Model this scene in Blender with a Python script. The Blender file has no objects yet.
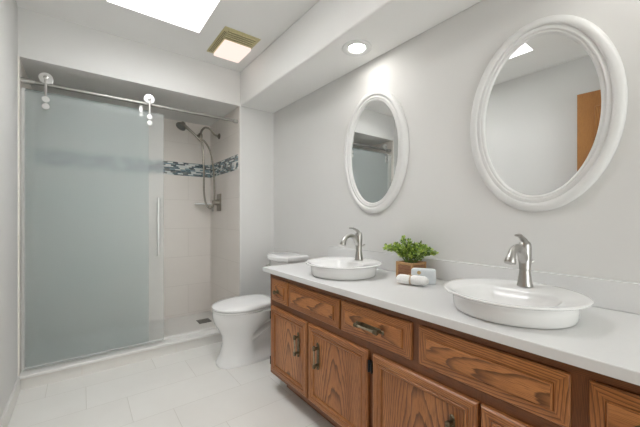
import bpy, bmesh, math, random
from mathutils import Vector, Matrix
random.seed(7)
S = bpy.context.scene
C = S.collection
PI = math.pi

# ------------------------------------------------------------------ camera
CAM_H = 1.107
cd = bpy.data.cameras.new('camera'); cam = bpy.data.objects.new('camera', cd); C.objects.link(cam)
cd.sensor_width = 36; cd.lens = 313/640*36; cd.shift_y = 3/640; cd.clip_start = .02
cam.location = (0, 0, CAM_H); cam.rotation_euler = (PI/2, 0, -math.radians(37.25))
S.camera = cam

# ------------------------------------------------------------------ world (overcast daylight)
W = bpy.data.worlds.new('world'); S.world = W; W.use_nodes = True
bg = W.node_tree.nodes['Background']; bg.inputs[0].default_value = (1, .985, .965, 1); bg.inputs[1].default_value = 3.9

# light strengths of the room's own lamps
SKYLIGHT = 10.8; FAN_LIGHT = 1.08; DOWNLIGHT = 56.0
def area(name, loc, rot, sx, sy, power=None, portal=False, col=(1, 1, 1), disk=False):
    l = bpy.data.lights.new(name, 'AREA'); l.shape = 'DISK' if disk else 'RECTANGLE'; l.size = sx
    if not disk: l.size_y = sy
    l.color = col
    if portal: l.cycles.is_portal = True
    if power: l.energy = power
    o = bpy.data.objects.new(name, l); C.objects.link(o); o.location = loc; o.rotation_euler = rot
    return o
area('added_window_portal', (.6, -1.585, 1.21), (PI/2, 0, 0), 1.64, 2.18, portal=True)  # portal of the added, unseen window behind the camera

vs = S.view_settings
vs.view_transform = 'Standard'; vs.look = 'None'; vs.gamma = 1; vs.use_curve_mapping = False
vs.exposure = 0.06

# ------------------------------------------------------------------ materials
def lin(c):
    return tuple(((x/255)/12.92 if x/255 <= .04045 else ((x/255+.055)/1.055)**2.4) for x in c)
class NT:
    def __init__(s, name):
        s.m = bpy.data.materials.new(name); s.m.use_nodes = True
        s.t = s.m.node_tree; s.b = s.t.nodes['Principled BSDF']
        s.out = s.t.nodes['Material Output']
    def n(s, typ, **kw):
        x = s.t.nodes.new('ShaderNode'+typ)
        for k, v in kw.items():
            if k.startswith('i_'):
                x.inputs[k[2:].replace('_', ' ')].default_value = v
            else: setattr(x, k, v)
        return x
    def l(s, a, b): s.t.links.new(a, b)
    def math(s, op, a, b=None, c=None):
        x = s.t.nodes.new('ShaderNodeMath'); x.operation = op
        for i, v in enumerate((a, b, c)):
            if v is None: continue
            if isinstance(v, (int, float)): x.inputs[i].default_value = v
            else: s.l(v, x.inputs[i])
        return x.outputs[0]
    def bump(s, h, strength=.2, dist=.01):
        b = s.n('Bump'); b.inputs['Strength'].default_value = strength; b.inputs['Distance'].default_value = dist
        s.l(h, b.inputs['Height']); s.l(b.outputs[0], s.b.inputs['Normal'])
    def ramp(s, fac, stops, interp='LINEAR'):
        r = s.n('ValToRGB'); r.color_ramp.interpolation = interp
        e = r.color_ramp.elements
        while len(e) < len(stops): e.new(.5)
        for q, (p, c) in zip(e, stops): q.position = p; q.color = (*c, 1)
        s.l(fac, r.inputs[0]); return r.outputs[0]
    def mix(s, fac, a, b, mode='MIX'):
        x = s.n('Mix', data_type='RGBA', blend_type=mode)
        for v, i in ((fac, 0), (a, 6), (b, 7)):
            if isinstance(v, (int, float)): x.inputs[i].default_value = v
            elif isinstance(v, tuple): x.inputs[i].default_value = (*v, 1)
            else: s.l(v, x.inputs[i])
        return x.outputs[2]

def plain(name, col, rough=.5, metal=0, noise=0, nscale=20, bump=0, spec=.5, coat=0):
    t = NT(name); b = t.b
    b.inputs['Base Color'].default_value = (*col, 1); b.inputs['Roughness'].default_value = rough
    b.inputs['Metallic'].default_value = metal; b.inputs['Specular IOR Level'].default_value = spec
    b.inputs['Coat Weight'].default_value = coat
    tc = t.n('TexCoord'); nz = t.n('TexNoise', i_Scale=nscale, i_Detail=3.0); t.l(tc.outputs['Object'], nz.inputs['Vector'])
    if noise:
        k = t.ramp(nz.outputs['Fac'], [(.3, tuple(c*(1-noise) for c in col)), (.7, tuple(min(1, c*(1+noise)) for c in col))])
        t.l(k, b.inputs['Base Color'])
    if bump: t.bump(nz.outputs['Fac'], bump, .002)
    return t.m
def emit(name, col, strength):
    t = NT(name); e = t.n('Emission'); e.inputs[0].default_value = (*col, 1); e.inputs[1].default_value = strength
    t.l(e.outputs[0], t.out.inputs[0]); return t.m

M = {}
M['wall'] = plain('painted_wall', (.75, .745, .73), .7, noise=.01, nscale=3, bump=.03, spec=.3)
M['ceil'] = plain('painted_ceiling', (.90, .895, .88), .75, noise=.01, nscale=3, spec=.25)
M['white'] = plain('white_trim', (.80, .79, .765), .4, noise=.01)
M['frame_white'] = plain('white_painted_frame', (.77, .77, .76), .38, noise=.01)
M['ceramic'] = plain('white_ceramic', (.855, .855, .85), .12, noise=.005, spec=.5)
M['chrome'] = plain('brushed_nickel', (.50, .49, .47), .28, 1, noise=.05, nscale=60)
M['rail'] = plain('satin_steel_rail', (.36, .35, .33), .35, 1, noise=.05)
M['polished'] = plain('polished_steel', (.74, .74, .73), .30, 1, noise=.02)
M['nickel_dark'] = plain('shower_nickel', (.30, .275, .235), .3, 1, noise=.06)
M['brass'] = plain('antique_brass', (.16, .13, .085), .38, 1, noise=.3, nscale=80)
M['brass_hi'] = plain('worn_brass_bar', (.36, .32, .23), .28, 1, noise=.2, nscale=90)
M['mirror'] = plain('mirror_silver', (.86, .87, .865), .0, 1)
M['drain'] = plain('drain_steel', (.25, .25, .24), .35, 1, noise=.2, nscale=200)
M['gold'] = plain('brassy_plastic_grille', (.66, .60, .36), .35, .35, noise=.05)
M['groove'] = plain('grille_gap', (.16, .13, .07), .6, 0, noise=.1)
M['lens_fan'] = emit('warm_fan_lens', (1, .82, .73), FAN_LIGHT)
M['skyl'] = emit('skylight_daylight_diffuser', (.985, .99, 1), SKYLIGHT)
M['lens_down'] = emit('downlight_lens', (1, .97, .92), DOWNLIGHT)
M['quartz'] = plain('white_quartz', (.80, .80, .795), .22, noise=.008, nscale=120, spec=.4)
M['towel'] = plain('white_terry', (.90, .895, .88), .9, noise=.05, nscale=160, bump=.6)
M['wrap'] = plain('pale_blue_white_wrap', (.74, .78, .81), .6, noise=.03, nscale=60, bump=.1)
M['twine'] = plain('jute_twine', (.52, .36, .20), .9, noise=.2, nscale=300)
M['seal'] = plain('gold_sticker', (.62, .45, .2), .5, noise=.1)
M['stem'] = plain('green_stem', (.16, .26, .06), .6, noise=.1)
M['black'] = plain('black_hinge', (.02, .02, .022), .4, .6, noise=.1)
M['soil'] = plain('dark_moss', (.05, .06, .025), .95, noise=.4, nscale=120, bump=.5)

def leaf_mat():
    t = NT('green_leaves'); g = t.n('NewGeometry')
    k = t.ramp(g.outputs['Random Per Island'], [(0, (.08, .15, .03)), (.45, (.26, .42, .06)), (.8, (.60, .72, .14)), (1, (.38, .50, .26))])
    t.l(k, t.b.inputs['Base Color']); t.b.inputs['Roughness'].default_value = .5
    return t.m
M['leaf'] = leaf_mat()

def floor_mat():
    t = NT('floor_porcelain_tile'); tc = t.n('TexCoord'); s = t.n('SeparateXYZ'); t.l(tc.outputs['Object'], s.inputs[0])
    r = t.math('DIVIDE', t.math('SUBTRACT', 2.54, s.outputs[1]), .296)
    row = t.math('FLOOR', r); fr = t.math('SUBTRACT', r, row)
    u = t.math('DIVIDE', t.math('SUBTRACT', t.math('SUBTRACT', s.outputs[0], .02), t.math('MULTIPLY', row, .2)), .61)
    col = t.math('FLOOR', u); fu = t.math('SUBTRACT', u, col)
    g1 = t.math('LESS_THAN', t.math('MULTIPLY', t.math('MINIMUM', fr, t.math('SUBTRACT', 1, fr)), .296), .0015)
    g2 = t.math('LESS_THAN', t.math('MULTIPLY', t.math('MINIMUM', fu, t.math('SUBTRACT', 1, fu)), .61), .0015)
    g = t.math('MAXIMUM', g1, g2)
    cx = t.n('CombineXYZ'); t.l(row, cx.inputs[0]); t.l(col, cx.inputs[1])
    wn = t.n('TexWhiteNoise', noise_dimensions='3D'); t.l(cx.outputs[0], wn.inputs['Vector'])
    nz = t.n('TexNoise', i_Scale=4.0, i_Detail=5.0); t.l(tc.outputs['Object'], nz.inputs['Vector'])
    a = t.math('ADD', t.math('MULTIPLY', wn.outputs[0], .3), t.math('MULTIPLY', nz.outputs['Fac'], .7))
    base = t.ramp(a, [(.2, (.79, .775, .735)), (.8, (.855, .845, .81))])
    t.l(t.mix(g, base, (.66, .64, .59)), t.b.inputs['Base Color'])
    t.b.inputs['Roughness'].default_value = .38
    t.bump(t.math('SUBTRACT', 1, g), .25, .002)
    return t.m
M['floor'] = floor_mat()

def walltile_mat(axis, col0=(.84, .785, .735), col1=(.88, .83, .78)):
    t = NT('shower_wall_tile'); tc = t.n('TexCoord'); s = t.n('SeparateXYZ'); t.l(tc.outputs['Object'], s.inputs[0])
    r = t.math('DIVIDE', t.math('ADD', s.outputs[2], .24), .305); row = t.math('FLOOR', r); fr = t.math('SUBTRACT', r, row)
    u = t.math('DIVIDE', t.math('ADD', s.outputs[axis], t.math('MULTIPLY', row, .305)), .61); col = t.math('FLOOR', u); fu = t.math('SUBTRACT', u, col)
    g1 = t.math('LESS_THAN', t.math('MULTIPLY', t.math('MINIMUM', fr, t.math('SUBTRACT', 1, fr)), .305), .0018)
    g2 = t.math('LESS_THAN', t.math('MULTIPLY', t.math('MINIMUM', fu, t.math('SUBTRACT', 1, fu)), .61), .0018)
    g = t.math('MAXIMUM', g1, g2)
    cx = t.n('CombineXYZ'); t.l(row, cx.inputs[0]); t.l(col, cx.inputs[1])
    wn = t.n('TexWhiteNoise', noise_dimensions='3D'); t.l(cx.outputs[0], wn.inputs['Vector'])
    nz = t.n('TexNoise', i_Scale=5.0, i_Detail=5.0); t.l(tc.outputs['Object'], nz.inputs['Vector'])
    a = t.math('ADD', t.math('MULTIPLY', wn.outputs[0], .35), t.math('MULTIPLY', nz.outputs['Fac'], .65))
    base = t.ramp(a, [(.2, col0), (.8, col1)])
    t.l(t.mix(g, base, (.74, .69, .64)), t.b.inputs['Base Color'])
    t.b.inputs['Roughness'].default_value = .3
    return t.m
M['tile_x'] = walltile_mat(0); M['tile_y'] = walltile_mat(1)
M['curb'] = walltile_mat(0, (.73, .715, .685), (.77, .755, .725))

def mosaic_mat(axis):
    t = NT('glass_mosaic'); tc = t.n('TexCoord'); s = t.n('SeparateXYZ'); t.l(tc.outputs['Object'], s.inputs[0])
    r = t.math('DIVIDE', s.outputs[2], .0140); row = t.math('FLOOR', r); fr = t.math('SUBTRACT', r, row)
    wr = t.n('TexWhiteNoise', noise_dimensions='1D'); t.l(row, wr.inputs['W'])
    u = t.math('ADD', t.math('DIVIDE', s.outputs[axis], .052), t.math('MULTIPLY', wr.outputs[0], 7)); col = t.math('FLOOR', u); fu = t.math('SUBTRACT', u, col)
    g = t.math('MAXIMUM', t.math('LESS_THAN', fr, .12), t.math('LESS_THAN', fu, .03))
    cx = t.n('CombineXYZ'); t.l(row, cx.inputs[0]); t.l(col, cx.inputs[1]); cx.inputs[2].default_value = axis
    wn = t.n('TexWhiteNoise', noise_dimensions='3D'); t.l(cx.outputs[0], wn.inputs['Vector'])
    base = t.ramp(wn.outputs[0], [(0, (.035, .065, .085)), (.24, (.08, .145, .18)), (.40, (.22, .33, .37)), (.54, (.74, .78, .77)), (.72, (.14, .155, .165)), (.84, (.45, .50, .51)), (.90, (.88, .88, .85))], 'CONSTANT')
    t.l(t.mix(g, base, (.6, .6, .57)), t.b.inputs['Base Color'])
    t.b.inputs['Roughness'].default_value = .12
    return t.m
M['mos_x'] = mosaic_mat(0); M['mos_y'] = mosaic_mat(1)

def oak_mat(name, light, mid, dark, rings=1.0, rough=.32):
    t = NT(name); uv = t.n('UVMap'); s = t.n('SeparateXYZ'); t.l(uv.outputs[0], s.inputs[0])
    u, v = s.outputs[0], s.outputs[1]
    def nz(su, sv, det=3.0, off=0.0):
        c = t.n('CombineXYZ'); t.l(t.math('MULTIPLY', u, su), c.inputs[0]); t.l(t.math('MULTIPLY', v, sv), c.inputs[1]); c.inputs[2].default_value = off
        n = t.n('TexNoise', i_Scale=1.0, i_Detail=det); t.l(c.outputs[0], n.inputs['Vector']); return n.outputs['Fac']
    warp = t.math('MULTIPLY', t.math('SUBTRACT', nz(1.5, 7), .5), 3.6)
    warp2 = t.math('MULTIPLY', t.math('SUBTRACT', nz(9, 60), .5), .7)
    f = t.math('ADD', t.math('ADD', t.math('MULTIPLY', t.math('MULTIPLY', v, v), 330*rings), t.math('MULTIPLY', u, 8*rings)), t.math('ADD', warp, warp2))
    fr = t.math('FRACT', f)
    line = t.ramp(fr, [(0, (0, 0, 0)), (.55, (.12, .12, .12)), (.86, (.85, .85, .85)), (.93, (1, 1, 1)), (1, (0, 0, 0))])
    pores = t.ramp(nz(22, 700, 2.0, 3.1), [(.50, (0, 0, 0)), (.66, (1, 1, 1))])
    broad = t.ramp(nz(1.5, 12, 2.0, 7.7), [(.3, light), (.7, mid)])
    c1 = t.mix(t.math('MULTIPLY', line, .80), broad, dark)
    c2 = t.mix(t.math('MULTIPLY', pores, .5), c1, dark)
    t.l(c2, t.b.inputs['Base Color'])
    t.b.inputs['Roughness'].default_value = rough
    t.bump(t.math('SUBTRACT', 1, t.math('ADD', t.math('MULTIPLY', line, .5), t.math('MULTIPLY', pores, .5))), .08, .001)
    return t.m
M['oak'] = oak_mat('stained_oak', (.60, .255, .086), (.40, .147, .043), (.062, .019, .007))
M['oak_dark'] = oak_mat('stained_oak_frame', (.31, .115, .038), (.22, .078, .026), (.05, .016, .006), 2.0)
M['oak_door'] = oak_mat('golden_oak_door', (.52, .245, .075), (.43, .19, .055), (.22, .085, .025), .7)
M['planter'] = oak_mat('planter_wood', (.62, .38, .18), (.52, .30, .13), (.28, .14, .06), 3, .6)
M['planter_in'] = oak_mat('planter_weave', (.48, .26, .14), (.38, .19, .10), (.18, .08, .045), 3, .7)

def frosted(c0, c1):
    t = NT('frosted_glass'); b = t.b
    tc = t.n('TexCoord'); nz = t.n('TexNoise', i_Scale=2.5, i_Detail=2.0); t.l(tc.outputs['Object'], nz.inputs['Vector'])
    k = t.ramp(nz.outputs['Fac'], [(.3, c0), (.7, c1)])
    t.l(k, b.inputs['Base Color'])
    b.inputs['Transmission Weight'].default_value = .88
    b.inputs['Roughness'].default_value = .26; b.inputs['IOR'].default_value = 1.2
    return t.m
M['frost'] = frosted((.93, .96, .96), (.95, .97, .97)); M['frost_fixed'] = frosted((.77, .87, .87), (.81, .895, .89))
def clear_glass():
    t = NT('clear_glass'); tr = t.n('BsdfTransparent'); gl = t.n('BsdfGlossy'); gl.inputs['Roughness'].default_value = .02
    fz = t.n('Fresnel'); mx = t.n('MixShader'); t.l(fz.outputs[0], mx.inputs[0]); t.l(tr.outputs[0], mx.inputs[1]); t.l(gl.outputs[0], mx.inputs[2])
    tr.inputs[0].default_value = (.96, .98, .97, 1); t.l(mx.outputs[0], t.out.inputs[0]); return t.m
M['glass'] = clear_glass()

# ------------------------------------------------------------------ mesh helpers (world coordinates; obj() re-bases onto the parent)
BASE = {}
def obj(name, bm, mat, parent=None, label=None, smooth=35, bevel=0, seg=2, kind=None, subsurf=0, origin=None):
    bmesh.ops.recalc_face_normals(bm, faces=bm.faces)
    b = BASE.get(parent.name, Vector()) if parent else (Vector(origin) if origin else Vector())
    bm.transform(Matrix.Translation(-b))
    me = bpy.data.meshes.new(name); bm.to_mesh(me); bm.free()
    o = bpy.data.objects.new(name, me); C.objects.link(o)
    for m in (mat if isinstance(mat, list) else [mat]): me.materials.append(m)
    if smooth:
        for p in me.polygons: p.use_smooth = True
        me.set_sharp_from_angle(angle=math.radians(smooth))
    if parent: o.parent = parent; BASE[o.name] = b
    elif origin: o.location = b; BASE[o.name] = b
    if bevel:
        m = o.modifiers.new('bevel', 'BEVEL'); m.width = bevel; m.segments = seg; m.limit_method = 'ANGLE'
    if subsurf:
        m = o.modifiers.new('sub', 'SUBSURF'); m.levels = subsurf; m.render_levels = subsurf
    if label: o['label'] = label
    if kind: o['kind'] = kind
    return o
def thing(name, loc, label, cat, group=None):
    o = bpy.data.objects.new(name, None); C.objects.link(o); o.location = loc; o.empty_display_size = .05
    BASE[o.name] = Vector(loc); o['label'] = label; o['category'] = cat
    if group: o['group'] = group
    return o
def tag(o, label, cat, group=None):
    o['label'] = label; o['category'] = cat
    if group: o['group'] = group
    return o
def dup(root, loc, label):
    r = root.copy(); C.objects.link(r); r.location = loc; r['label'] = label
    def rec(a, b):
        for ch in list(a.children):
            c = ch.copy(); C.objects.link(c); c.parent = b; rec(ch, c)
    rec(root, r); return r
def B(): return bmesh.new()
def box(bm, x0, x1, y0, y1, z0, z1, M4=None, mi=0):
    vs = [bm.verts.new(p) for p in ((x0,y0,z0),(x1,y0,z0),(x1,y1,z0),(x0,y1,z0),(x0,y0,z1),(x1,y0,z1),(x1,y1,z1),(x0,y1,z1))]
    fs = []
    for q in ((0,3,2,1),(4,5,6,7),(0,1,5,4),(1,2,6,5),(2,3,7,6),(3,0,4,7)):
        f = bm.faces.new([vs[i] for i in q]); f.material_index = mi; fs.append(f)
    if M4: bmesh.ops.transform(bm, matrix=M4, verts=vs)
    return fs
def uvbox(bm, x0, x1, y0, y1, z0, z1, grain='z', off=None):
    fs = box(bm, x0, x1, y0, y1, z0, z1); uvl = bm.loops.layers.uv.verify()
    ou, ov = off if off else (random.uniform(0, 5), random.uniform(.12, .3))
    cy, cz, cx = (y0+y1)/2, (z0+z1)/2, (x0+x1)/2
    for f in fs:
        n = f.normal if f.normal.length else None
        f.normal_update(); n = f.normal
        for l in f.loops:
            c = l.vert.co
            if grain == 'z': u = c.z; v = (c.y-cy) if abs(n.x) > .5 else (c.x-cx)
            elif grain == 'y': u = c.y; v = (c.z-cz) if abs(n.x) > .5 else (c.x-cx)
            else: u = c.x; v = (c.z-cz) if abs(n.y) > .5 else (c.y-cy)
            l[uvl].uv = (u+ou, v+ov)
    return fs
def ring_basis(d):
    d = d.normalized(); a = Vector((0,0,1)) if abs(d.z) < .9 else Vector((1,0,0))
    x = d.cross(a).normalized(); return x, d.cross(x).normalized()
def tube(bm, pts, rad, seg=12, cap=True):
    pts = [Vector(p) for p in pts]; n = len(pts)
    if not hasattr(rad, '__len__'): rad = [rad]*n
    rings = []; x = None
    for i, p in enumerate(pts):
        d = (pts[min(i+1, n-1)]-pts[max(i-1, 0)]).normalized()
        if x is None: x, y = ring_basis(d)
        else:
            x = (x-d*x.dot(d)).normalized(); y = d.cross(x)
        rings.append([bm.verts.new(p+(x*math.cos(2*PI*k/seg)+y*math.sin(2*PI*k/seg))*rad[i]) for k in range(seg)])
    for a, b in zip(rings, rings[1:]):
        for k in range(seg): bm.faces.new((a[k], a[(k+1)%seg], b[(k+1)%seg], b[k]))
    if cap: bm.faces.new(rings[0][::-1]); bm.faces.new(rings[-1])
def smooth_pts(P, n=8, closed=False):
    P = [Vector(p) for p in P]; out = []
    for i in range(len(P)-1):
        p0 = P[max(i-1,0)]; p1 = P[i]; p2 = P[i+1]; p3 = P[min(i+2, len(P)-1)]
        for k in range(n):
            t = k/n
            out.append(.5*((2*p1)+(p2-p0)*t+(2*p0-5*p1+4*p2-p3)*t*t+(3*p1-p0-3*p2+p3)*t**3))
    out.append(P[-1]); return out
def lerp_list(vals, n):
    m = len(vals)-1; return [vals[min(int(i/(n-1)*m), m-1)]*(1-(i/(n-1)*m-min(int(i/(n-1)*m), m-1)))+vals[min(int(i/(n-1)*m), m-1)+1]*(i/(n-1)*m-min(int(i/(n-1)*m), m-1)) for i in range(n)]
def lathe(bm, c, prof, seg=48, sx=1, sy=1, axis='z', cap=True):
    c = Vector(c); rings = []
    for r, h in prof:
        ring = []
        for k in range(seg):
            a = 2*PI*k/seg; p = (r*math.cos(a)*sx, r*math.sin(a)*sy, h)
            if axis == 'x': p = (h, p[0], p[1])
            elif axis == 'y': p = (p[0], h, p[1])
            ring.append(bm.verts.new(c+Vector(p)))
        rings.append(ring)
    for a, b in zip(rings, rings[1:]):
        for k in range(seg): bm.faces.new((a[k], a[(k+1)%seg], b[(k+1)%seg], b[k]))
    if cap: bm.faces.new(rings[0][::-1]); bm.faces.new(rings[-1])
def loft(bm, rings, cap=True):
    R = [[bm.verts.new(p) for p in r] for r in rings]; n = len(R[0])
    for a, b in zip(R, R[1:]):
        for k in range(n): bm.faces.new((a[k], a[(k+1)%n], b[(k+1)%n], b[k]))
    if cap: bm.faces.new(R[0][::-1]); bm.faces.new(R[-1])
def mitre(bm, y0, y1, z0, z1, prof, fill=True, center_grain='y', cv=None):
    """sweep profile [(inset, x)] round a rectangle in the YZ plane, mitred corners, grain along each side"""
    uvl = bm.loops.layers.uv.verify()
    R = [[bm.verts.new((x, yy, zz)) for yy, zz in ((y0+t, z0+t), (y1-t, z0+t), (y1-t, z1-t), (y0+t, z1-t))] for t, x in prof]
    dist = [0]
    for (a, b), (c, d) in zip(prof, prof[1:]): dist.append(dist[-1]+math.hypot(c-a, d-b))
    for s in range(4):
        ou, ov = random.uniform(0, 5), random.uniform(.1, .22)
        for i in range(len(R)-1):
            q = (R[i][s], R[i][(s+1)%4], R[i+1][(s+1)%4], R[i+1][s])
            f = bm.faces.new(q)
            for l in f.loops:
                c = l.vert.co; al = c.y if s in (0, 2) else c.z
                d = dist[i] if l.vert in R[i] else dist[i+1]
                l[uvl].uv = (al+ou, d+ov)
    if fill:
        f = bm.faces.new(R[-1]); ou = random.uniform(0, 5); cy, cz = (y0+y1)/2, (z0+z1)/2
        v0 = cv if cv is not None else random.uniform(-.02, .02)
        for l in f.loops:
            c = l.vert.co
            l[uvl].uv = (c.y+ou, c.z-cz+v0) if center_grain == 'y' else (c.z+ou, c.y-cy+v0)
    return R

# ------------------------------------------------------------------ the room
XL, XW, YS, YB, YN = -.325, 1.51, 2.742, 3.56, -1.6
ZS, ZC, XC = 2.125, 2.44, 1.16
SKY = (.123, .677, .96, 2.342)
def st(name, bm, mat, **k): return obj(name, bm, mat, kind='structure', smooth=0, **k)
b = B(); box(b, XL-.1, XW+.1, YN-.1, YB+.1, -.1, 0); st('floor', b, M['floor'])
b = B()  # ceiling with the skylight opening
x0, x1, y0, y1 = SKY
box(b, XL-.1, x0, YN-.1, YB+.1, ZC, ZC+.10); box(b, x1, XW+.1, YN-.1, YB+.1, ZC, ZC+.10)
box(b, x0, x1, YN-.1, y0, ZC, ZC+.10); box(b, x0, x1, y1, YB+.1, ZC, ZC+.10)
st('ceiling', b, M['ceil'])
SD = .46   # the skylight's shaft and its diffusing pane
b = B(); box(b, x0-.03, x0, y0-.03, y1+.03, ZC+.1001, ZC+SD); box(b, x1, x1+.03, y0-.03, y1+.03, ZC+.1001, ZC+SD)
box(b, x0, x1, y0-.03, y0, ZC+.1001, ZC+SD); box(b, x0, x1, y1, y1+.03, ZC+.1001, ZC+SD); st('trim_7', b, M['ceil'])
b = B(); box(b, x0-.03, x1+.03, y0-.03, y1+.03, ZC+SD+.001, ZC+SD+.02); st('window_2', b, M['skyl'])
b = B(); box(b, XW, XW+.1, YN-.1, YB+.1, 0, ZC); st('wall_right', b, M['wall'])
b = B(); box(b, XL-.1, XL, YN-.1, YB+.1, 0, ZC); st('wall_left', b, M['wall'])
b = B(); box(b, XL, XC, YB, YB+.1, 0, ZC); st('wall_back', b, M['tile_x'])
b = B(); box(b, XC, XW, YS+.001, YB+.1, 0, ZS); st('wall_niche', b, M['wall'])
b = B(); box(b, XL, XC, YS, YB, ZS, ZC); box(b, XC, XW, YS+.001, YB, ZS, ZC); st('wall_header', b, M['wall'])
b = B(); box(b, XC, XW, YN, YS, ZS, ZC); st('trim_1', b, M['ceil'], bevel=.012)
b = B(); box(b, XL, XL+.008, YS+.001, YB, 0, ZS); st('wall_shower_left', b, M['tile_y'])
b = B(); box(b, XC-.006, XC-.0005, YS+.001, YB, 0, ZS); st('wall_shower_right', b, M['tile_y'])
# rounded tile edge where the shower meets the wall
b = B(); tube(b, [(XC+.002, YS+.002, .095), (XC+.002, YS+.002, ZS)], .008, 12); st('trim_2', b, M['white'])
# mosaic bands
b = B(); box(b, XL+.008, XC-.006, YB-.004, YB, 1.545, 1.685); st('trim_3', b, M['mos_x'])
b = B(); box(b, XC-.010, XC-.0061, YS+.03, YB-.004, 1.545, 1.685); st('trim_4', b, M['mos_y'])
# shower floor and curb
b = B(); box(b, XL+.008, XC-.006, YS+.13, YB, 0, .04); st('floor_shower', b, M['curb'])
b = B(); box(b, XL, XC+.004, YS-.005, YS+.13, 0, .075); st('trim_5', b, M['curb'])
b = B(); box(b, XL, XC+.02, YS-.022, YS+.145, .0751, .094); st('trim_6', b, M['white'], bevel=.004)
# baseboards
b = B(); box(b, XL, XL+.014, YN, YS-.022, 0, .092); st('baseboard_left', b, M['curb'], bevel=.003)
b = B(); box(b, XC+.004, XW, YS-.014, YS, 0, .074); st('baseboard_back', b, M['curb'])
b = B(); box(b, XW-.014, XW, 1.83, YS-.014, 0, .092); st('baseboard_right', b, M['curb'], bevel=.003)
# the unseen wall behind the camera, with a window added for front fill light
b = B()
wx0, wx1, wz0, wz1 = -.22, 1.42, .12, 2.3
box(b, XL, wx0, YN-.1, YN, 0, ZC); box(b, wx1, XW, YN-.1, YN, 0, ZC)
box(b, wx0, wx1, YN-.1, YN, 0, wz0); box(b, wx0, wx1, YN-.1, YN, wz1, ZC)
st('wall_front', b, M['wall'])
b = B()
for a in ((wx0, wx0+.05, wz0, wz1), (wx1-.05, wx1, wz0, wz1), (wx0, wx1, wz0, wz0+.05), (wx0, wx1, wz1-.05, wz1), (.58, .62, wz0, wz1)):
    box(b, a[0], a[1], YN-.07, YN-.03, a[2], a[3])
fill_win = st('added_fill_window', b, M['white'])  # added window frame, lets daylight fill the room from the front
b = B(); box(b, wx0+.05, wx1-.05, YN-.052, YN-.048, wz0+.05, wz1-.05); g = obj('pane', b, M['glass'], fill_win, smooth=0)  # glass of the added window
# wooden door, standing ajar against the left wall
dr = bpy.data.objects.new('door_1', None); C.objects.link(dr); dr['kind'] = 'structure'
dr.location = (XL+.012, .03, .012); dr.rotation_euler = (0, 0, -math.radians(4)); BASE['door_1'] = Vector((0, 0, 0))
b = B(); f_ = .038
uvbox(b, 0, f_, 0, .74, 0, 2.09, 'z', (0, .25)); obj('door_slab', b, M['oak_door'], dr, smooth=0, bevel=.002)
for (pz0, pz1) in ((.2, .95), (1.1, 1.97)):
    for (py0, py1) in ((.11, .34), (.40, .63)):
        b = B(); mitre(b, py0, py1, pz0, pz1, [(0, f_+.0), (.004, f_+.008), (.012, f_+.008), (.016, f_+.001), (.03, f_+.001), (.05, f_+.006)], True, 'z')
        obj('panel', b, M['oak_door'], dr, smooth=30)
b = B(); lathe(b, (f_, .67, .95), [(.028, 0), (.028, .006), (.01, .01), (.01, .035), (.026, .045), (.028, .06), (.018, .072)], 24, axis='x')
obj('door_knob', b, M['brass'], dr)

# ------------------------------------------------------------------ ceiling lamps
t = thing('exhaust_fan_light', (.93, 2.34, ZC), 'gold louvred exhaust fan with a square lit lens on the ceiling', 'ceiling fan light')
b = B()
gx0, gx1, gy0, gy1 = .797, 1.070, 2.142, 2.555; zb = ZC-.001
lx0, lx1, ly0, ly1 = .850, 1.062, 2.292, 2.548
box(b, gx0, gx1, gy0, gy1, ZC-.006, zb)
for k in range(5):
    yy = gy0+.022+k*.026; box(b, gx0+.035, gx1-.02, yy, yy+.011, ZC-.014, ZC-.006)
for k in range(4):
    xx = gx0+.006+k*.011; box(b, xx, xx+.0045, gy0+.05, gy1-.02, ZC-.013, ZC-.006)
obj('grille', b, M['gold'], t, smooth=0, bevel=.001)
b = B()
for k in range(4):
    yy = gy0+.022+k*.026+.011; box(b, gx0+.037, gx1-.022, yy, yy+.015, ZC-.0075, ZC-.0061)
for k in range(3):
    xx = gx0+.0105+k*.011; box(b, xx, xx+.0065, gy0+.052, gy1-.022, ZC-.0075, ZC-.0061)
obj('louvre_slot', b, M['groove'], t, smooth=0)
b = B(); box(b, lx0, lx1, ly0, ly1, ZC-.028, ZC-.0061); obj('lens', b, M['lens_fan'], t, smooth=0, bevel=.006, label='glowing warm white square lens')

def downlight(y, label):
    t = thing('recessed_downlight', (1.322, y, ZS), label, 'downlight', 'round downlights in the soffit')
    b = B(); lathe(b, (1.322, y, ZS), [(.049, .0), (.049, -.002), (.060, -.008), (.088, -.006), (.092, -.001), (.092, 0)], 48)
    obj('trim_ring', b, M['frame_white'], t)
    b = B(); lathe(b, (1.322, y, ZS), [(.048, -.0005), (.047, -.003), (.03, -.004)], 40); obj('lens', b, M['lens_down'], t, label='glowing round lens')
    return t
downlight(1.37, 'round white downlight in the soffit above the mirror that reflects the shower rail')
downlight(.08, 'round white downlight in the soffit at the near end of the counter')

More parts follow.
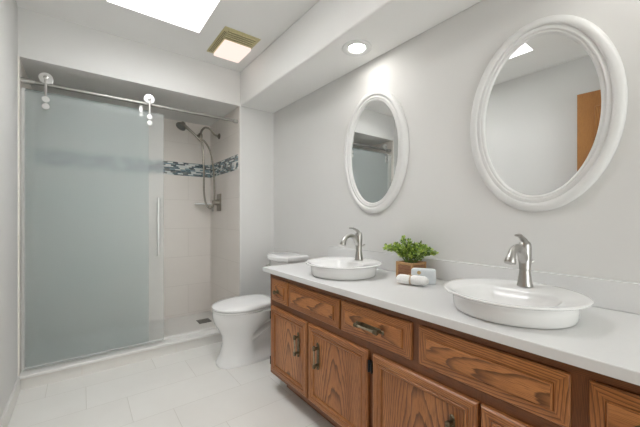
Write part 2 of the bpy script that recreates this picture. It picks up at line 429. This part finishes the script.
# ------------------------------------------------------------------ shower screen
yf, ys_ = 2.835, 2.800
b = B(); box(b, XL+.012, .425, yf-.005, yf+.005, .107, 1.955)
t = thing('fixed_shower_panel', (0, yf, .1), 'fixed frosted glass shower panel at the left, behind the sliding door', 'glass panel')
obj('glass_pane', b, M['frost_fixed'], t, smooth=0)
b = B(); box(b, XL+.0085, XL+.026, yf-.012, yf+.012, .0945, 1.955); obj('wall_channel', b, M['white'], t, smooth=0, label='white vertical wall channel')
b = B(); box(b, XL+.026, XC-.0065, yf-.012, yf-.0055, .0945, .108); box(b, XL+.026, XC-.0065, yf+.0055, yf+.012, .0945, .108); box(b, XL+.026, XC-.0065, yf-.0055, yf+.0055, .0945, .106)
obj('bottom_track', b, M['white'], t, smooth=0)
b = B(); box(b, .360, .381, yf-.016, yf-.0055, 1.90, 1.985); box(b, .360, .381, 2.806, yf-.0055, 1.975, 1.995)
lathe(b, (.3705, yf-.016, 1.93), [(.012, 0), (.012, -.008), (.006, -.012)], 20, axis='y'); obj('bar_clamp', b, M['polished'], t, label='polished steel clamp on the rail')

zbar = 1.993; ybar = 2.79
t = thing('shower_rail', (.4, ybar, zbar), 'long brushed steel sliding rail across the shower opening', 'rail')
b = B(); tube(b, [(XL+.0085, ybar, zbar), (XC-.007, ybar, zbar)], .0125, 20); obj('bar', b, M['rail'], t)
for xa, xb in ((XL+.0085, XL+.075), (XC-.04, XC-.007)):
    b = B(); tube(b, [(xa, ybar, zbar), (xb, ybar, zbar)], .018, 20); obj('end_bracket', b, M['chrome'], t, label='thicker steel end bracket')

t = thing('sliding_shower_door', (.1, 2.77, .12), 'frosted glass sliding shower door hanging from rollers with a bar handle', 'shower door')
yd = 2.768
b = B(); box(b, XL+.03, .522, yd-.005, yd+.005, .118, 1.925); obj('glass_pane', b, M['frost'], t, smooth=0)
for rx in (-.192, .4216):
    zr_ = zbar+.0365
    b = B(); lathe(b, (rx, ybar, zr_), [(.034, .021), (.037, .019), (.037, .015), (.0235, .010), (.0235, -.010), (.037, -.015), (.038, -.019), (.036, -.024), (.010, -.025)], 36, axis='y')
    tube(b, [(rx, ybar-.024, zr_), (rx, yd-.011, zr_)], .007, 12)
    r = obj('roller', b, M['polished'], t)
    b = B(); lathe(b, (rx, yd-.0106, zr_), [(.013, 0), (.013, -.004), (.009, -.006)], 20, axis='y'); obj('roller_cap', b, M['chrome'], r)
    b = B(); box(b, rx-.0065, rx+.0065, yd-.0105, yd-.0055, 1.815, 2.04)
    hg = obj('hanger_strap', b, M['chrome'], t, bevel=.003)
    for dz in (1.885, 1.838):
        b = B(); lathe(b, (rx, yd-.0106, dz), [(.0205, 0), (.0205, -.004), (.018, -.006), (.006, -.0065)], 28, axis='y'); obj('fixing_disc', b, M['polished'], hg)
b = B(); hx = .478; hy = yd-.045
tube(b, [(hx, hy, .80), (hx, hy, 1.255)], .0115, 16)
for z in (.83, 1.225):
    tube(b, [(hx, yd-.0055, z), (hx, hy, z)], .007, 12); lathe(b, (hx, yd-.0056, z), [(.014, 0), (.014, -.004), (.009, -.006)], 20, axis='y')
obj('bar_handle', b, M['polished'], t, label='slim vertical steel bar handle')

# ------------------------------------------------------------------ shower fittings (right tile wall)
XT = XC-.006; vy = 3.27
t = thing('hand_shower', (XT, vy, 1.95), 'brushed nickel hand shower with long looped hose on the tiled wall', 'shower head')
b = B(); lathe(b, (XT-.0005, vy, 1.952), [(.030, 0), (.030, -.006), (.018, -.014), (.012, -.02)], 28, axis='x')
arm = smooth_pts([(XT-.015, vy, 1.952), (XT-.05, vy, 1.965), (XT-.10, vy, 2.012), (XT-.145, vy, 2.020), (XT-.18, vy, 1.985), (XT-.193, vy, 1.945)], 8)
tube(b, arm, .0105, 14); obj('shower_arm', b, M['nickel_dark'], t)
b = B(); lathe(b, (XT-.195, vy, 1.918), [(.012, -.035), (.019, -.03), (.022, -.005), (.022, .02), (.017, .032), (.010, .038)], 24)
tube(b, [(XT-.195, vy, 1.925), (XT-.225, vy-.005, 1.915)], [.014, .019], 16)
obj('diverter_bracket', b, M['nickel_dark'], t)
b = B(); H0 = Vector((XT-.215, vy-.008, 1.895)); H1 = Vector((XT-.370, vy-.02, 2.010))
tube(b, smooth_pts([H0+Vector((.03, 0, -.028)), H0, H0.lerp(H1, .5)+Vector((0, 0, .004)), H1], 6), lerp_list([.012, .014, .012, .014, .02], 19), 16)
dn = Vector((-.52, -.30, -.80)).normalized()
pts = [H1+dn*h for h in (-.024, -.018, .0, .03, .04)]
tube(b, pts, [.008, .020, .026, .048, .048], 28)
hh = obj('hand_shower_head', b, M['nickel_dark'], t)
b = B(); pts = [H1+dn*h for h in (.0402, .043)]; tube(b, pts, [.040, .038], 28); obj('spray_face', b, M['drain'], hh, label='dark round spray face')
b = B(); q = Vector((XT-.185, vy-.008, 1.868)); q2 = Vector((XT-.195, vy, 1.885))
hose = smooth_pts([q, (XT-.175, vy-.012, 1.80), (XT-.170, vy-.03, 1.60), (XT-.172, vy-.04, 1.36), (XT-.155, vy-.05, 1.235), (XT-.115, vy-.05, 1.192),
                   (XT-.075, vy-.04, 1.235), (XT-.062, vy-.03, 1.36), (XT-.070, vy-.02, 1.60), (XT-.10, vy-.01, 1.78), (XT-.155, vy-.004, 1.875), (XT-.195, vy, 1.887)], 14)
tube(b, hose, [.0100 if i % 2 else .0088 for i in range(len(hose))], 10); obj('hose', b, M['nickel_dark'], t, label='looped metal hose')

t = thing('shower_valve', (XT, vy, 1.25), 'brushed nickel shower valve plate with lever on the tiled wall', 'shower valve')
b = B(); box(b, XT-.010, XT-.0005, vy-.060, vy+.060, 1.165, 1.345); obj('escutcheon', b, M['nickel_dark'], t, bevel=.012, seg=3)
b = B(); lathe(b, (XT-.0102, vy, 1.255), [(.034, 0), (.032, -.018), (.024, -.045), (.022, -.06), (.012, -.064)], 28, axis='x')
lv = obj('valve_hub', b, M['nickel_dark'], t)
b = B(); tube(b, smooth_pts([(XT-.055, vy, 1.25), (XT-.07, vy-.01, 1.225), (XT-.080, vy-.02, 1.185), (XT-.078, vy-.024, 1.16)], 5), lerp_list([.010, .009, .008, .009], 16), 12); obj('lever', b, M['chrome'], lv)

b = B(); ring = []
cx, cy = XC-.006, YB
outl = [(cx, cy)]+[(cx-.17*math.cos(a)**.8, cy-.17*math.sin(a)**.8) for a in [i*PI/2/14 for i in range(15)]]
loft(b, [[(x, y, 1.238) for x, y in outl], [(x, y, 1.252) for x, y in outl]])
tag(obj('corner_shelf', b, M['ceramic'], origin=(cx, cy, 1.238), smooth=30), 'white quarter-round corner shelf behind the looped shower hose', 'shelf')

b = B(); box(b, .93, 1.05, 3.20, 3.32, .0402, .044); o = obj('shower_drain', b, M['drain'], origin=(.99, 3.26, .04), smooth=0); tag(o, 'square steel drain grate in the shower floor', 'drain')
b = B()
for k in range(7): box(b, .938, 1.042, 3.206+k*.0158, 3.212+k*.0158, .0441, .0455)
obj('grate_bars', b, M['chrome'], o, smooth=0)

# ------------------------------------------------------------------ toilet
ty = 2.30
t = thing('toilet', (1.1, ty, 0), 'white elongated toilet with closed lid between vanity and shower', 'toilet')
def plan(x0, x1, w, n=110, p=2.3, wb=None, xs=None):
    """egg outline: round front at x0, squarer back at x1"""
    out = []; xm = x0+(x1-x0)*.48
    for k in range(n):
        a = 2*PI*k/n; c, s_ = math.cos(a), math.sin(a)
        if c < 0:
            x = xm-(xm-x0)*abs(c)**(2/p); y = w*math.copysign(abs(s_)**(2/p), s_)
            if xs and x > xs and wb: tt = min(1, (x-xs)/.11); tt = tt*tt*(3-2*tt); y *= (w+(wb-w)*tt)/w
        else:
            x = xm+(x1-xm)*abs(c)**(2/3.2)
            tt = min(1, max(0, (x-xs)/.11)) if xs else min(1, (x-xm)/(x1-xm)/.5); tt = tt*tt*(3-2*tt); ww = w if wb is None else w+(wb-w)*tt; y = ww*math.copysign(abs(s_)**(2/3.2), s_)
        out.append((x, ty+y))
    return out
def slices(L):
    return [[(x, y, q[0]) for x, y in plan(q[1], q[2], q[3], wb=q[4], xs=q[5] if len(q) > 5 else None, p=2.9 if q[0] < .1 else 2.1)] for q in L]
b = B(); loft(b, slices([(0, .796, 1.40, .124, .112), (.018, .792, 1.405, .127, .114), (.03, .800, 1.40, .121, .108), (.055, .812, 1.39, .116, .095, 1.0), (.08, .822, 1.38, .113, .068, 1.0), (.16, .836, 1.36, .110, .060, .99), (.22, .830, 1.36, .116, .058, 1.0),
    (.27, .804, 1.36, .142, .080, 1.04), (.31, .780, 1.37, .163, .10), (.345, .770, 1.38, .178, .14), (.385, .765, 1.40, .184, .165), (.398, .770, 1.40, .180, .162)]))
obj('bowl', b, M['ceramic'], t, smooth=60)
for s in (-1, 1):
    b = B(); tube(b, smooth_pts([(.93, ty+s*.045, .17), (1.0, ty+s*.062, .185), (1.06, ty+s*.068, .20), (1.15, ty+s*.062, .24), (1.25, ty+s*.055, .26), (1.32, ty+s*.045, .18), (1.34, ty+s*.04, .10)], 7), .034, 18)
    obj('trapway', b, M['ceramic'], t)
b = B(); loft(b, slices([(.399, .772, 1.20, .176, .165), (.402, .766, 1.205, .182, .17), (.414, .766, 1.205, .182, .17), (.417, .772, 1.20, .177, .165)])); obj('seat', b, M['ceramic'], t, smooth=40)
b = B(); loft(b, [[(x, y, z+max(0, x-.78)*(.028 if z > .43 else 0)) for x, y, z in rg] for rg in slices([(.419, .772, 1.225, .182, .166), (.422, .764, 1.230, .189, .172), (.432, .764, 1.230, .189, .172), (.440, .774, 1.22, .180, .163), (.445, .82, 1.19, .14, .13), (.446, .9, 1.1, .05, .05)])]); obj('lid', b, M['ceramic'], t, smooth=50)
for s in (-1, 1):
    b = B(); box(b, 1.215, 1.25, ty+s*.07-.018, ty+s*.07+.018, .3985, .438); obj('seat_hinge', b, M['ceramic'], t, bevel=.006)
def tankring(z, xf, xb, w, bow=.03, n=10):
    out = []
    for i in range(n+1):
        s = -1+2*i/n; out.append((xf-bow*(1-s*s)*1.0, ty+s*w, z))
    return out+[(xb, ty+w, z), (xb, ty-w, z)]
b = B(); loft(b, [tankring(.3985, 1.345, 1.485, .155, .04), tankring(.43, 1.33, 1.492, .165, .045), tankring(.60, 1.32, 1.495, .158, .05), tankring(.740, 1.315, 1.495, .162, .052)]); obj('tank', b, M['ceramic'], t, smooth=30, bevel=.01, seg=3)
b = B(); loft(b, [tankring(.7405, 1.305, 1.499, .170, .055), tankring(.749, 1.297, 1.50, .175, .058), tankring(.774, 1.297, 1.50, .175, .058), tankring(.786, 1.312, 1.495, .165, .05)]); obj('tank_lid', b, M['ceramic'], t, smooth=40, bevel=.004)
b = B(); lathe(b, (1.31, ty+.128, .69), [(.014, .012), (.014, -.012), (.009, -.016)], 20, axis='x'); tube(b, [(1.295, ty+.128, .69), (1.288, ty+.16, .684), (1.292, ty+.182, .68)], [.006, .007, .005], 10)
obj('flush_lever', b, M['chrome'], t, label='small chrome flush lever')

# ------------------------------------------------------------------ vanity
YV0, YV1 = 0.0, 1.80; XD = .955; XF = .975
t = thing('vanity_cabinet', (1.2, .9, 0), 'long stained oak bathroom vanity cabinet under the white counter', 'vanity')
b = B()
uvbox(b, XF+.018, 1.508, YV1-.018, YV1, .10, .745); uvbox(b, XF+.018, 1.508, YV0, YV0+.018, .10, .745)
uvbox(b, XF+.018, 1.508, YV0+.018, YV1-.018, .10, .118, 'y'); uvbox(b, 1.49, 1.508, YV0+.018, YV1-.018, .118, .745)
obj('cabinet_body', b, M['oak_dark'], t, smooth=0)
b = B(); uvbox(b, 1.06, 1.078, YV0+.005, YV1-.06, 0, .10, 'y'); uvbox(b, 1.078, 1.50, YV1-.08, YV1-.061, 0, .10, 'x'); uvbox(b, 1.078, 1.50, YV0+.006, YV0+.025, 0, .10, 'x'); obj('toe_kick', b, M['oak_dark'], t, smooth=0)
b = B()
for (a, c) in ((YV0, .035), (.445, .478), (.880, .940), (1.345, 1.383), (1.762, YV1)): uvbox(b, XF, XF+.018, a, c, .1305, .716, 'z')
uvbox(b, XF, XF+.018, YV0, YV1, .7165, .746, 'y'); uvbox(b, XF, XF+.018, YV0, YV1, .10, .130, 'y')
uvbox(b, XF+.0003, XF+.0175, YV0+.001, YV1-.001, .53, .58, 'y')
for (a, c) in ((.195, .255), (.668, .72), (1.09, 1.12), (1.56, 1.58)): uvbox(b, XF+.0006, XF+.0176, a, c, .575, .717, 'z')
uvbox(b, XF+.0176, XF+.026, YV0+.018, YV1-.018, .118, .744, 'y')
obj('face_frame', b, M['oak_dark'], t, smooth=0)

def pull(parent, c, length, axis):
    """antique pull: backplate, two posts, bar"""
    x, y, z = c; b = B(); h = length/2
    def P(l, w, xx): return (xx, y+w, z+l) if axis == 'z' else (xx, y+l, z+w)
    pr = []
    n = 28; w0 = .010
    def outl(xx, sc):
        o_ = []
        for k in range(n):
            a = 2*PI*k/n; o_.append(P((h-.006)*math.copysign(abs(math.cos(a))**.35, math.cos(a))*sc, w0*math.copysign(abs(math.sin(a))**.6, math.sin(a))*sc, xx))
        return o_
    loft(b, [outl(x-.0003, 1), outl(x-.003, 1), outl(x-.005, .9)])
    for s in (-1, 1):
        tube(b, [P(s*(h-.022), 0, x-.004), P(s*(h-.022), 0, x-.028)], [.008, .006], 14)
        tube(b, [P(s*(h-.004), 0, x-.004), P(s*(h-.004), 0, x-.009)], [.009, .006], 12)
        tube(b, [P(s*(h-.030), 0, x-.028), P(s*(h-.012), 0, x-.028), P(s*(h-.008), 0, x-.028)], [.008, .009, .005], 14)
    bp = obj('handle', b, M['brass'], parent, label='antique brass bar pull')
    return bp, P, h
def bar_for(door, c, length, axis):
    bp, P, h = pull(door, c, length, axis)
    b = B(); x = c[0]
    tube(b, [P(s, 0, x-.028) for s in (-(h-.03), -(h-.04), 0, h-.04, h-.03)], [.006, .0045, .0042, .0045, .006], 14)
    # the bright bar joins the same handle
    me = bp.data; b.transform(Matrix.Translation(-BASE[bp.name])); b2 = B(); b2.from_mesh(me); n0 = len(b2.faces)
    m2 = bpy.data.meshes.new('tmp'); b.to_mesh(m2); b2.from_mesh(m2); b2.faces.ensure_lookup_table()
    for f in b2.faces[n0:]: f.material_index = 1; f.smooth = True
    b2.to_mesh(me); b2.free(); b.free(); me.materials.append(M['brass_hi']); me.set_sharp_from_angle(angle=math.radians(35)); bpy.data.meshes.remove(m2)

def door(y0, y1, hside, hingeside, cv):
    z0, z1 = .131, .537
    b = B(); mitre(b, y0, y1, z0, z1, [(0, XF-.0005), (0, XD+.008), (.002, XD+.004), (.007, XD), (.025, XD), (.029, XD+.0045), (.031, XD+.0045), (.034, XD+.001), (.040, XD+.001), (.044, XD+.005), (.046, XD+.014), (.048, XD+.014), (.048, XF-.0006)], False)
    d = obj('door', b, M['oak'], t, smooth=25)
    b = B(); mitre(b, y0+.0475, y1-.0475, z0+.0475, z1-.0475, [(0, XF-.0008), (0, XD+.0095), (.002, XD+.009)], True, 'z', cv); obj('door_panel', b, M['oak'], d, smooth=0)
    hy = y0+.083 if hside < 0 else y1-.083
    bar_for(d, (XD+.009, hy, .392), .13, 'z')
    for hz in (.19, .478):
        b = B(); yy = y0-.008 if hingeside < 0 else y1+.008
        box(b, XD+.006, XF-.0003, yy-.005, yy+.005, hz-.022, hz+.022); tube(b, [(XD+.006, yy, hz-.025), (XD+.006, yy, hz+.025)], .005, 10)
        obj('hinge', b, M['black'], d, bevel=.001)
door(1.371, 1.765, -1, 1, .015)
door(.926, 1.356, 1, -1, -.01)
door(.465, .895, -1, 1, .02)
door(.040, .457, 1, -1, -.02)
def front(name, y0, y1, bevel=.034):
    z0, z1 = .576, .714
    b = B(); mitre(b, y0, y1, z0, z1, [(0, XF-.0005), (0, XD+.012), (.003, XD+.009), (bevel-.003, XD+.0055), (bevel, XD+.0075), (bevel+.0015, XD+.0005), (bevel+.004, XD-.001)], True, 'y')
    return obj(name, b, M['oak'], t, smooth=25)
d = front('drawer', 1.575, 1.762, .032)
b = B(); lathe(b, (XD-.001, 1.672, .645), [(.013, 0), (.012, -.003), (.005, -.006), (.005, -.014), (.011, -.018), (.0135, -.024), (.009, -.030), (.003, -.031)], 24, axis='x'); obj('knob', b, M['brass'], d, label='round antique brass knob')
front('drawer_front', 1.113, 1.564)
d = front('drawer', .710, 1.099); bar_for(d, (XD-.001, .905, .645), .15, 'y')
front('drawer_front', .2415, .678)
d = front('drawer', .025, .205, .032)
b = B(); lathe(b, (XD-.001, .115, .645), [(.013, 0), (.012, -.003), (.005, -.006), (.005, -.014), (.011, -.018), (.0135, -.024), (.009, -.030), (.003, -.031)], 24, axis='x'); obj('knob', b, M['brass'], d, label='round antique brass knob')

bpy.data.objects['vanity_cabinet'].location.y += .006
bpy.data.objects['vanity_cabinet'].scale.y = 1.0067

ZT = .777
t = thing('countertop', (1.2, .92, .747), 'long white quartz countertop with backsplash on the oak vanity', 'countertop')
b = B(); box(b, .942, XW-.001, -.04, 1.862, .7465, ZT); obj('worktop', b, M['quartz'], t, bevel=.003)
b = B(); box(b, 1.49, XW-.001, -.04, 1.862, ZT+.0005, .881); obj('backsplash', b, M['quartz'], t, bevel=.002)

# ------------------------------------------------------------------ sinks
def superr(a, rx, ry, p): return 1/((abs(math.cos(a)/rx)**p+abs(math.sin(a)/ry)**p)**(1/p))
def make_sink(cy):
    cx = 1.19
    t = thing('vessel_sink', (cx, cy, ZT), 'round white vessel sink with wide flat rim on the counter, nearer to the plant\'s left and the toilet', 'sink', 'white vessel sinks on the counter')
    b = B(); n = 72; zr = ZT+.073
    def outer(r, z): return [(cx+r*math.cos(2*PI*k/n), cy+r*math.sin(2*PI*k/n), z) for k in range(n)]
    bx = cx-.050
    def basin(s, z, rx=.128, ry=.150):
        o_ = []
        for k in range(n):
            a = 2*PI*k/n; r = superr(a, rx*s, ry*s, 2.6)
            x = bx+r*math.cos(a); y = cy+r*math.sin(a)
            lim = bx+.110*s
            if x > lim: x = lim+(x-lim)*.25
            o_.append((x, y, z))
        return o_
    rings = [outer(.165, ZT+.0005), outer(.180, ZT+.003), outer(.184, ZT+.012), outer(.186, ZT+.040), outer(.187, ZT+.055), outer(.192, ZT+.060), outer(.210, ZT+.0635), outer(.2165, ZT+.067),
             outer(.2175, ZT+.071), outer(.2150, zr), outer(.205, zr-.001)]
    rings += [basin(1.04, zr-.006), basin(1.0, zr-.009), basin(.96, zr-.018), basin(.86, zr-.036), basin(.68, zr-.050), basin(.42, zr-.057), basin(.15, zr-.060)]
    loft(b, rings); obj('basin', b, M['ceramic'], t, smooth=45)
    b = B(); lathe(b, (bx, cy, zr-.0598), [(.026, 0), (.026, .003), (.02, .004), (.018, .009), (.01, .011)], 28); obj('drain_plug', b, M['chrome'], t)
    return t
s1 = make_sink(1.343); s1['label'] = 'round white vessel sink at the toilet end of the counter, left of the plant'
dup(s1, (1.19, .4656, ZT), 'round white vessel sink right of the plant, below the mirror reflecting a wooden door')

def make_faucet(cy):
    fx = 1.312; z0 = ZT+.0722
    t = thing('faucet', (fx, cy, z0), 'brushed nickel single lever faucet on the sink nearer the toilet', 'faucet', 'brushed nickel faucets')
    b = B()
    lathe(b, (fx, cy, z0), [(.0262, 0), (.0262, .004), (.0240, .010), (.0225, .018), (.0205, .034), (.0185, .052), (.0178, .060), (.0198, .062), (.0198, .066), (.0190, .068), (.0205, .09), (.0215, .115), (.0215, .140),
        (.0205, .153), (.0175, .161), (.0120, .166), (.004, .168)], 36)
    bd = obj('faucet_body', b, M['chrome'], t, smooth=40)
    b = B()
    sp = smooth_pts([(fx-.004, cy, z0+.085), (fx-.020, cy, z0+.113), (fx-.043, cy, z0+.138), (fx-.074, cy, z0+.147), (fx-.101, cy, z0+.139), (fx-.117, cy, z0+.122), (fx-.123, cy, z0+.112)], 8)
    tube(b, sp, lerp_list([.013, .0165, .0145, .0125, .0125, .0135, .0145], len(sp)), 20)
    d_ = Vector((-.006, 0, -.014)).normalized(); e = Vector(sp[-1])
    tube(b, [e-d_*.002, e, e+d_*.003, e+d_*.014, e+d_*.018], [.0145, .0168, .0168, .0190, .0180], 24)
    obj('spout', b, M['chrome'], t, smooth=40)
    b = B()
    lp = smooth_pts([(fx+.004, cy, z0+.150), (fx-.006, cy, z0+.166), (fx-.028, cy, z0+.180), (fx-.052, cy, z0+.190), (fx-.074, cy, z0+.190)], 6)
    rings = []; W_ = lerp_list([.012, .012, .0095, .0095, .0075], len(lp)); T_ = lerp_list([.014, .011, .0075, .0055, .004], len(lp))
    for i, p in enumerate(lp):
        dd = (lp[min(i+1, len(lp)-1)]-lp[max(i-1, 0)]).normalized(); nn = Vector((dd.z, 0, -dd.x))
        rings.append([p+Vector((0, 1, 0))*W_[i]*math.cos(2*PI*k/14)+nn*T_[i]*math.sin(2*PI*k/14) for k in range(14)])
    loft(b, rings); obj('lever', b, M['chrome'], t, smooth=45)
    b = B(); tube(b, [(fx+.012, cy-.006, z0+.080), (fx+.024, cy-.013, z0+.085), (fx+.031, cy-.016, z0+.093)], [.004, .0035, .006], 10); obj('pop_up_rod', b, M['chrome'], t)
    return t
f1 = make_faucet(1.343)
f1['label'] = 'brushed nickel single lever faucet on the sink nearer the toilet'
dup(f1, (1.312, .4656, ZT+.0722), 'brushed nickel single lever faucet on the sink at the right of the counter')

# ------------------------------------------------------------------ mirrors
def make_mirror(cy):
    cz = 1.523; xw = XW-.001
    t = thing('oval_mirror', (xw, cy, cz), 'oval mirror in a white moulded frame above the sink nearer the toilet', 'mirror', 'oval mirrors above the sinks')
    A, Bz = .2735, .396; n = 120
    prof = [(0, 0), (0, -.014), (.003, -.020), (.010, -.025), (.020, -.028), (.030, -.028), (.034, -.025), (.036, -.020), (.040, -.021), (.046, -.024), (.051, -.023), (.053, -.019), (.056, -.018), (.060, -.020), (.064, -.018), (.068, -.011), (.068, 0)]
    b = B(); R = []
    for ins, x in prof:
        R.append([b.verts.new((xw+x, cy+(A-ins)*math.cos(2*PI*k/n), cz+(Bz-ins)*math.sin(2*PI*k/n))) for k in range(n)])
    R.append(R[0])
    for a, c in zip(R, R[1:]):
        for k in range(n): b.faces.new((a[k], a[(k+1)%n], c[(k+1)%n], c[k]))
    obj('frame', b, M['frame_white'], t, smooth=50)
    b = B(); loft(b, [[(xw+x, cy+(A-.0675)*math.cos(2*PI*k/n), cz+(Bz-.0675)*math.sin(2*PI*k/n)) for k in range(n)] for x in (-.004, -.009)])
    obj('mirror_glass', b, M['mirror'], t, smooth=20)
    return t
m1 = make_mirror(1.405); m1['label'] = 'oval white framed mirror above the sink nearer the toilet, reflecting the shower rail'
dup(m1, (XW-.001, .4915, 1.523), 'oval white framed mirror at the right, reflecting a wooden door')

# ------------------------------------------------------------------ planter with greenery
px0, px1, py0, py1 = 1.352, 1.472, .992, 1.100; pz0, pz1 = ZT+.0008, ZT+.088
t = thing('potted_plant', ((px0+px1)/2, (py0+py1)/2, pz0), 'small bushy green plant in a square wooden planter between the sinks', 'plant')
b = B()
c_ = .012
for (a, d_) in ((px0, py0), (px1-c_, py0), (px0, py1-c_), (px1-c_, py1-c_)): uvbox(b, a, a+c_, d_, d_+c_, pz0, pz1, 'z')
for zz in (pz0, pz1-.014):
    uvbox(b, px0+.0015, px0+c_-.0015, py0+c_, py1-c_, zz, zz+.0135, 'y'); uvbox(b, px1-c_+.0015, px1-.0015, py0+c_, py1-c_, zz, zz+.0135, 'y')
    uvbox(b, px0+c_, px1-c_, py0+.0015, py0+c_-.0015, zz, zz+.0135, 'x'); uvbox(b, px0+c_, px1-c_, py1-c_+.0015, py1-.0015, zz, zz+.0135, 'x')
pl = obj('planter_box', b, M['planter'], t, smooth=0, bevel=.001)
b = B(); uvbox(b, px0+.006, px1-.006, py0+.006, py1-.006, pz0+.004, pz1-.018, 'y')
for k in range(5):
    zz = pz0+.0145+k*.0118; uvbox(b, px0+.003, px0+.0059, py0+c_, py1-c_, zz, zz+.008, 'y'); uvbox(b, px0+c_, px1-c_, py0+.003, py0+.0059, zz, zz+.008, 'x')
obj('side_slats', b, M['planter_in'], pl, smooth=0, label='darker reddish slatted side panels')
b = B(); box(b, px0+.0125, px1-.0125, py0+.0125, py1-.0125, pz1-.0175, pz1-.006); obj('soil', b, M['soil'], t, smooth=0)
bl, bs = B(), B(); rnd = random.Random(11)
ctr = Vector(((px0+px1)/2, (py0+py1)/2, pz1-.008))
def leaf(bm, p, d, up, L, Wd):
    d = d.normalized(); s_ = d.cross(up).normalized(); nn = s_.cross(d)
    o_ = [(0, 0), (.25, .36), (.6, .5), (.88, .3), (1, 0), (.88, -.3), (.6, -.5), (.25, -.36)]
    vs_ = [bm.verts.new(p+d*L*u+s_*Wd*v+nn*(-abs(v)*Wd*.3+.15*L*math.sin(u*3))) for u, v in o_]
    mid = bm.verts.new(p+d*L*.55+nn*.1*L)
    for k in range(8): bm.faces.new((vs_[k], vs_[(k+1)%8], mid))
right = Vector((0, -1, 0))
for i in range(54):
    a = rnd.uniform(0, 2*PI); rad = rnd.uniform(0, 1)
    # sprays mostly along the counter; taller at both ends of the clump
    side = math.sin(a); fw = math.cos(a)
    reach = Vector((fw*.055, side*.185, 0))*rad
    h = .052+.058*rnd.random()*(1-.55*abs(rad*side))+(.022 if abs(side*rad-.35) < .2 else 0)
    if i % 9 == 0: h += .012
    p0 = ctr+Vector((fw*.02, side*.025, 0)); p2 = ctr+Vector((0, 0, h))+reach
    if p2.x > 1.485: p2.x = 1.483
    p1 = p0.lerp(p2, .5)+Vector((0, 0, .02))
    pts = smooth_pts([p0, p1, p2], 6); tube(bs, pts, [.0013]*len(pts), 5)
    for j in range(3, len(pts)):
        for s in (-1, 1, 0):
            dd = (pts[j]-pts[j-1]).normalized(); sd = dd.cross(Vector((rnd.uniform(-1, 1), rnd.uniform(-1, 1), .6))).normalized()*s
            leaf(bl, pts[j], dd*.5+sd+Vector((rnd.uniform(-.3, .3), rnd.uniform(-.3, .3), rnd.uniform(-.1, .6))), Vector((rnd.uniform(-.4, .4)-.3, rnd.uniform(-.4, .4), 1)), rnd.uniform(.013, .021), rnd.uniform(.010, .017))
for v in bl.verts:
    if v.co.x > 1.505: v.co.x = 1.504
obj('foliage', bl, M['leaf'], t, smooth=60, kind='stuff'); obj('stems', bs, M['stem'], t)

# wrapped bar standing behind, rolled cloth in front
def rounded(bm, c, dx, dy, dz, hx, hy, hz, r, p=5, n=28, m=9):
    """superellipse pillow: half sizes hx (along dx), hy, hz"""
    rings = []
    for j in range(1, m*2):
        ph = -PI/2+PI*j/(m*2); cz, sz = math.cos(ph), math.sin(ph)
        zz = hz*math.copysign(abs(sz)**(2/p), sz); k_ = abs(cz)**(2/p)
        rings.append([c+dx*hx*k_*math.copysign(abs(math.cos(2*PI*k/n))**(2/p), math.cos(2*PI*k/n))+dy*hy*k_*math.copysign(abs(math.sin(2*PI*k/n))**(2/p), math.sin(2*PI*k/n))+dz*zz for k in range(n)])
    loft(bm, rings)
Z = Vector((0, 0, 1))
A0 = Vector((1.302, .962, 0)); A1 = Vector((1.362, .866, 0)); d = (A1-A0).normalized(); nrm = Vector((d.y, -d.x, 0))
c = (A0+A1)/2; c.z = ZT+.0385
t = thing('wrapped_soap', (c.x, c.y, ZT+.001), 'pale blue-white wrapped bar standing upright behind the rolled cloth', 'soap')
b = B(); rounded(b, c, d, nrm, Z, .058, .017, .0375, 0, p=7); obj('wrapped_bar', b, M['wrap'], t, smooth=60)
b = B(); sgn = -1 if nrm.x > 0 else 1; cc = c+nrm*sgn*.0168-d*.020+Z*.018
rg = []
for off in (.0, .0016): rg.append([cc+nrm*sgn*off+d*.009*math.cos(2*PI*k/20)+Z*.009*math.sin(2*PI*k/20) for k in range(20)])
loft(b, rg); obj('seal', b, M['seal'], t, label='small gold sticker')

A0 = Vector((1.236, .997, 0)); A1 = Vector((1.288, .860, 0)); d = (A1-A0).normalized(); c = (A0+A1)/2; L = (A1-A0).length/2+.004
side = d.cross(Z).normalized(); r0 = .0225; cz = ZT+.003+r0
t = thing('rolled_cloth', (c.x, c.y, ZT+.001), 'small white cloth roll tied with twine lying in front of the plant', 'rolled washcloth')
b = B(); n = 28; rings = []
for u in [-1, -.985, -.95, -.88, -.75, -.5, -.2, -.06, 0, .06, .2, .5, .75, .88, .95, .985, 1]:
    k_ = (1-abs(u)**7)**.5 if abs(u) < 1 else .3
    k_ = max(k_, .3); k_ *= (1-.13*math.exp(-((u+.05)/.07)**2))
    rings.append([Vector((c.x, c.y, cz))+d*L*u+(side*1.12*math.cos(2*PI*q/n)+Z*math.sin(2*PI*q/n))*r0*k_*(1+.05*math.sin(3*2*PI*q/n+u*4)+.04*math.sin(5*2*PI*q/n-u*9)) for q in range(n)])
loft(b, rings); obj('cloth', b, M['towel'], t, smooth=70)
b = B()
for o_ in (-.006, -.002):
    pts = [Vector((c.x, c.y, cz))+d*(o_-.002)+(side*1.12*math.cos(2*PI*q/n)+Z*math.sin(2*PI*q/n))*r0*.93 for q in range(n+1)]; tube(b, pts, .0013, 6, cap=False)
tube(b, smooth_pts([Vector((c.x, c.y, cz+r0*.95)), Vector((c.x, c.y, cz+r0*1.1))-side*.01-d*.012, Vector((c.x, c.y, cz+r0*.95))-side*.012-d*.022, Vector((c.x, c.y, cz+r0*.97))-d*.01], 6), .0012, 6)
obj('twine_tie', b, M['twine'], t, label='brown twine tie')
